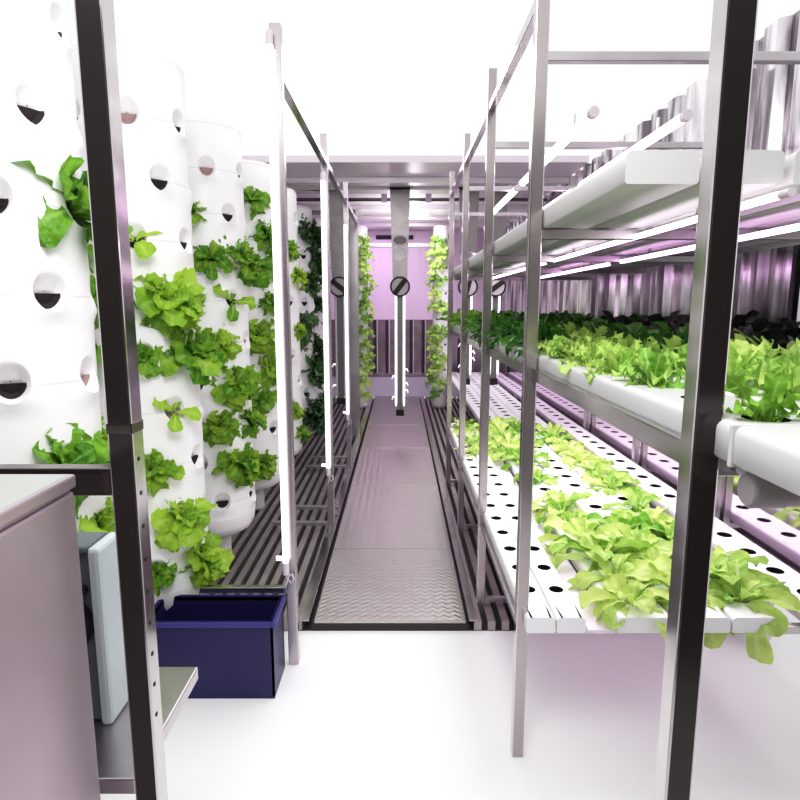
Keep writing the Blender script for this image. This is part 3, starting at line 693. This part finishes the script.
for ti, lst in TP.items():
    tx, ty, pos, r_ = TOW[ti]; used = set(); got = []
    ca = math.atan2(-ty, -tx)
    for (px, py, V, sc) in lst:
        best = None
        for idx, (k, a, zc) in enumerate(pos):
            rel = (a-ca+PI) % (2*PI)-PI
            if idx in used or rel < -1.5 or rel > 1.95: continue
            q = proj((tx+(r_+.06)*math.cos(a), ty+(r_+.06)*math.sin(a), zc+.03))
            d = (q[0]-px)**2+(q[1]-py)**2
            if best is None or d < best[0]: best = (d, idx, a, zc)
        used.add(best[1]); got.append((best[3], best[2], V, sc))
    got.sort(key=lambda e: -e[0])
    for n_, (zc, a, V, sc) in enumerate(got):
        nm = 'kale' if V is Ka else 'lettuce'
        word = {id(L_): 'bright green lettuce', id(Mi): 'mid green lettuce', id(Si): 'sparse green lettuce', id(Ka): 'dark green kale'}[id(V)]
        place(R.choice(V), nm, (tx+(r_-.012)*math.cos(a), ty+(r_-.012)*math.sin(a), zc-.018), (math.cos(a)*.85, math.sin(a)*.85, .6), None, sc,
              f'{word} on {ORD[ti+1]} white tower from the front, {ORD[n_+1]} plant from its top', f'plants on the {ORD[ti+1]} tower')
for (tx, ty, pos, r_), side, sgn in zip(FT, ('left', 'right'), (1, -1)):
    sel = []
    for (k, a, zc) in pos:
        q = math.cos(a)*sgn
        if q > -0.25 and math.sin(a) < 0.35: sel.append((zc, a))
    sel.sort(key=lambda e: (-e[0], e[1])); n_ = 0
    for zc, a in sel:
        if R.random() < .05: continue
        n_ += 1
        place(R.choice(V_small), 'lettuce', (tx+(r_-.01)*math.cos(a), ty+(r_-.01)*math.sin(a), zc-.01), (math.cos(a)*.8, math.sin(a)*.8, .6), None, R.uniform(1.25, 1.6),
              f'small bright lettuce on the slim {side} tower by the end wall, {ORD[n_]} from top', f'small lettuces on the slim {side} tower')

# lower shelf lettuces
low_rule = {'B': lambda y: 3.75 < y < 4.7, 'C': lambda y: y < 4.75, 'D': lambda y: y < 2.5 or 3.95 < y < 4.6, 'E': lambda y: y < 4.5, 'F': lambda y: y < 1.85}
cn = {'B': 'second', 'C': 'third', 'D': 'fourth', 'E': 'fifth', 'F': 'rearmost'}
for key, rule in low_rule.items():
    xc, hs = LOWH[key]; n_ = 0
    for hy in hs:
        if not rule(hy): continue
        if R.random() < (.0 if key == 'E' and hy < 2.4 else .12 if key in 'CE' else .25): continue
        n_ += 1
        place(R.choice(V_pale if hy < 3.6 else V_palefar), 'lettuce', (xc, hy, ZL-.015), (R.uniform(-.25, .15), R.uniform(-.25, .15), 1), None, R.uniform(.8, 1.1)*(1.18 if hy < 2.45 else 1),
              f'pale green lettuce on lower shelf, {cn[key]} channel from aisle, {ORD[n_]} from near end' if key != 'F' else f'pale green lettuce at the near end of the pink-lit rear channel, {ORD[n_]} one', 'pale lettuces on the lower shelf')
# middle shelf greens
for i in range(7):
    xc, hs = UPH[i]; n_ = 0
    for hy in hs:
        if xc/hy > 0.70: continue                       # beyond the right edge of the view
        V, nm, word, sc = None, 'leafy_green', '', 1.0
        if i == 0:
            if hy < 0.8: V, word, sc = V_near, 'deep green frilly plant', .95
            elif hy < 1.0: V = None
            elif hy < 1.85: V, nm, word, sc = V_frilly, 'frilly_lettuce', 'light green frilly lettuce', R.uniform(.8, 1.05)
            elif hy < 3.4: V, word, sc = V_dark, 'dark green leafy plant', R.uniform(.85, 1.1)
            else: V, word, sc = V_mid, 'mid green broad-leaved plant', R.uniform(.8, 1.0)
        elif i == 1 and hy < 2.3 and R.random() < .3: V = None
        elif i == 1:
            if hy < 2.3: V, nm, word, sc = V_frilly, 'frilly_lettuce', 'light green frilly lettuce', R.uniform(.95, 1.15)
            elif hy < 3.7: V, word, sc = V_dark, 'dark green leafy plant', R.uniform(.9, 1.15)
            else: V, word, sc = V_mid, 'mid green broad-leaved plant', R.uniform(.8, 1.0)
        elif i == 2:
            if hy < 1.5: V, nm, word, sc = V_frilly, 'frilly_lettuce', 'light green frilly lettuce', R.uniform(.95, 1.15)
            else: V, word, sc = V_dark, 'dark green leafy plant', R.uniform(.95, 1.2)
        elif i == 3 and hy < 1.5: V, word, sc = V_spiky, 'spiky green plant', 1.0
        elif i >= 3 and hy < 2.2+.12*i: V, word, sc = V_black, 'blackish green leafy plant', R.uniform(.9, 1.15)
        else: V, word, sc = V_dark, 'dark green leafy plant', R.uniform(.95, 1.2)
        if V is None: continue
        if i > 4 and hy > 3.6: continue
        n_ += 1
        place(R.choice(V), nm, (xc, hy, ZU-.012), (R.uniform(-.2, .1), R.uniform(-.12, .12), 1), None, sc,
              f'{word} on middle shelf, {ORD[i+1]} row from aisle, {ORD[n_]} from near end', 'leafy greens on the middle shelf')

# ------------------------------------------------------------------ left foreground objects
t = thing('steel_box', 'mauve brushed steel box with an overhanging lid in the lower left corner', 'metal box', (-0.75, 0.73, -0.045))
m = MB(); m.box(-.27, .27, -.13, .125, 0, 1.175, 0, .006); m.build('box_body', 'boxsteel', t)
m = MB(); m.box(-.28, .272, -.14, .128, 1.179, 1.1995, 0, .004); m.box(-.268, .265, -.128, .12, 1.17, 1.182, 0); o = m.build('lid', 'boxsteel', t)
m = MB(); m.box(-.27, .266, -.13, .122, 1.1985, 1.2002, 0, .0008); q = m.build('lid_top', 'boxlid', o); q['label'] = 'pale lid surface'
t = thing('control_unit', 'small blue-grey control unit with round dial standing between the steel box and near post', 'control box', (-0.638, 1.04, 0.61))
m = MB(); m.box(-.09, .078, 0, .075, 0, .345, 0, .012); m.build('housing', 'device', t)
m = MB(); m.box(.070, .0925, -.012, .078, 0, .355, 0, .008); m.build('side_panel', 'devicelight', t)
m = MB(); m.box(-.092, .07, -.008, .072, .342, .357, 0, .006); m.build('top_panel', 'device', t)
m = MB()
for rr2, yo in ((.045, -.004), (.036, -.008), (.02, -.012)):
    n = 32; a = [(.034+rr2*.8*math.cos(2*PI*k/n), yo, .205+rr2*math.sin(2*PI*k/n)) for k in range(n)]; bq = [(p[0], yo+.008, p[2]) for p in a]
    m.add(a+bq, [(k, (k+1) % n, n+(k+1) % n, n+k) for k in range(n)]); m.add(a, [tuple(range(n))])
m.build('dial', 'black', t)
m = MB(); m.tube([(.054, -.012, .272), (.054, 0, .272)], .009, 14); m.tube([(.054, -.006, .272), (.046, -.006, .235)], .003, 8); m.build('lever', 'black', t)
for i in range(2):
    for j in range(3):
        m = MB(); m.box(.022+i*.012, .028+i*.012, -.003, .001, .285+j*.014, .292+j*.014, 0, .001); m.build('button', 'devicelight', t)
# blue crate
t = thing('plastic_crate', 'dark blue open plastic crate on the floor below the near left post', 'crate', (-0.70, 2.13, -0.045))
m = MB(); w, d, h = .235, .10, .307; tk = .008
m.box(-w, w, -d, d, 0.0, .01, 0); m.box(-w, w, d-tk, d, .01, h, 0); m.box(-w, w, -d, -d+tk, .01, h, 0); m.box(-w, -w+tk, -d, d, .01, h, 0); m.box(w-tk, w, -d, d, .01, h, 0)
m.build('crate_body', 'blue', t)
m = MB(); m.box(w-tk, w+.012, -d-.01, d+.01, h-.02, h, 0, .003); m.box(-w-.012, -w+tk, -d-.01, d+.01, h-.02, h, 0, .003); m.box(-w, w, d-tk, d+.01, h-.02, h, 0, .003); m.box(-w, w, -d-.01, -d+tk, h-.02, h, 0, .003)
m.build('rim', 'bluerim', t)

# ------------------------------------------------------------------ lights, world, camera
def area(name, loc, rot, sx, sy, power, color):
    l = bpy.data.lights.new(name, 'AREA'); l.shape = 'RECTANGLE'; l.size = sx; l.size_y = sy; l.energy = power; l.color = color
    o = bpy.data.objects.new(name, l); COL.objects.link(o); o.location = loc; o.rotation_euler = rot; return o
area('shelf_light_low', (0.92, 3.1, 1.17), (0, 0, 0), 0.8, 2.6, 26, (1, 0.96, 1))
area('shelf_light_far', (1.0, 6.6, 1.9), (0, 0, 0), 0.6, 3.0, 20, (1, 0.9, 1))
area('end_light_purple', (-0.3, 8.6, 2.44), (0, 0, 0), 0.4, 0.5, 8, (0.85, 0.5, 1))
area('end_fill_white', (0.15, 7.7, 2.44), (math.radians(20), 0, 0), 0.4, 0.4, 12, (1, 0.93, 1))  # white fill light added to brighten the end wall
area('ceiling_fill', (0.05, 7.0, 2.05), (PI, 0, 0), 0.3, 1.2, 9, (1, 0.95, 1))  # upward fill light added to brighten the ceiling and beams
area('aisle_light', (0.0, 4.0, 2.5), (0, 0, 0), 0.7, 2.4, 10, (1, 0.97, 1))
area('tower_fill', (-0.1, 0.5, 2.45), (math.radians(30), 0, math.radians(35)), 0.8, 0.8, 30, (1, 1, 1))  # out-of-view fill light added to brighten the near towers
area('floor_glow_purple', (0.9, 3.0, 0.36), (0, 0, 0), 0.7, 2.4, 1.5, (0.9, 0.5, 0.9))
w = bpy.data.worlds.new('World'); SC.world = w; w.use_nodes = True
bg = w.node_tree.nodes['Background']; bg.inputs[0].default_value = (1, 1, 1, 1); bg.inputs[1].default_value = 1.0
cam = bpy.data.cameras.new('Camera'); co = bpy.data.objects.new('Camera', cam); COL.objects.link(co)
co.location = (0, 0, H); co.rotation_euler = (PI/2-PITCH, 0, 0)
cam.sensor_width = 36; cam.lens = 36*FPX/800; cam.clip_start = 0.03; cam.clip_end = 60
SC.camera = co
SC.view_settings.view_transform = 'Standard'; SC.view_settings.look = 'None'; SC.view_settings.exposure = 0.0
vs_ = SC.view_settings; vs_.use_curve_mapping = True
cm = vs_.curve_mapping; cv = cm.curves[3]
cv.points.new(0.06, 0.038); cv.points.new(0.25, 0.215); cv.points.new(0.6, 0.63)
cm.update()
SC.cycles.use_denoising = True
SC.cycles.max_bounces = 8
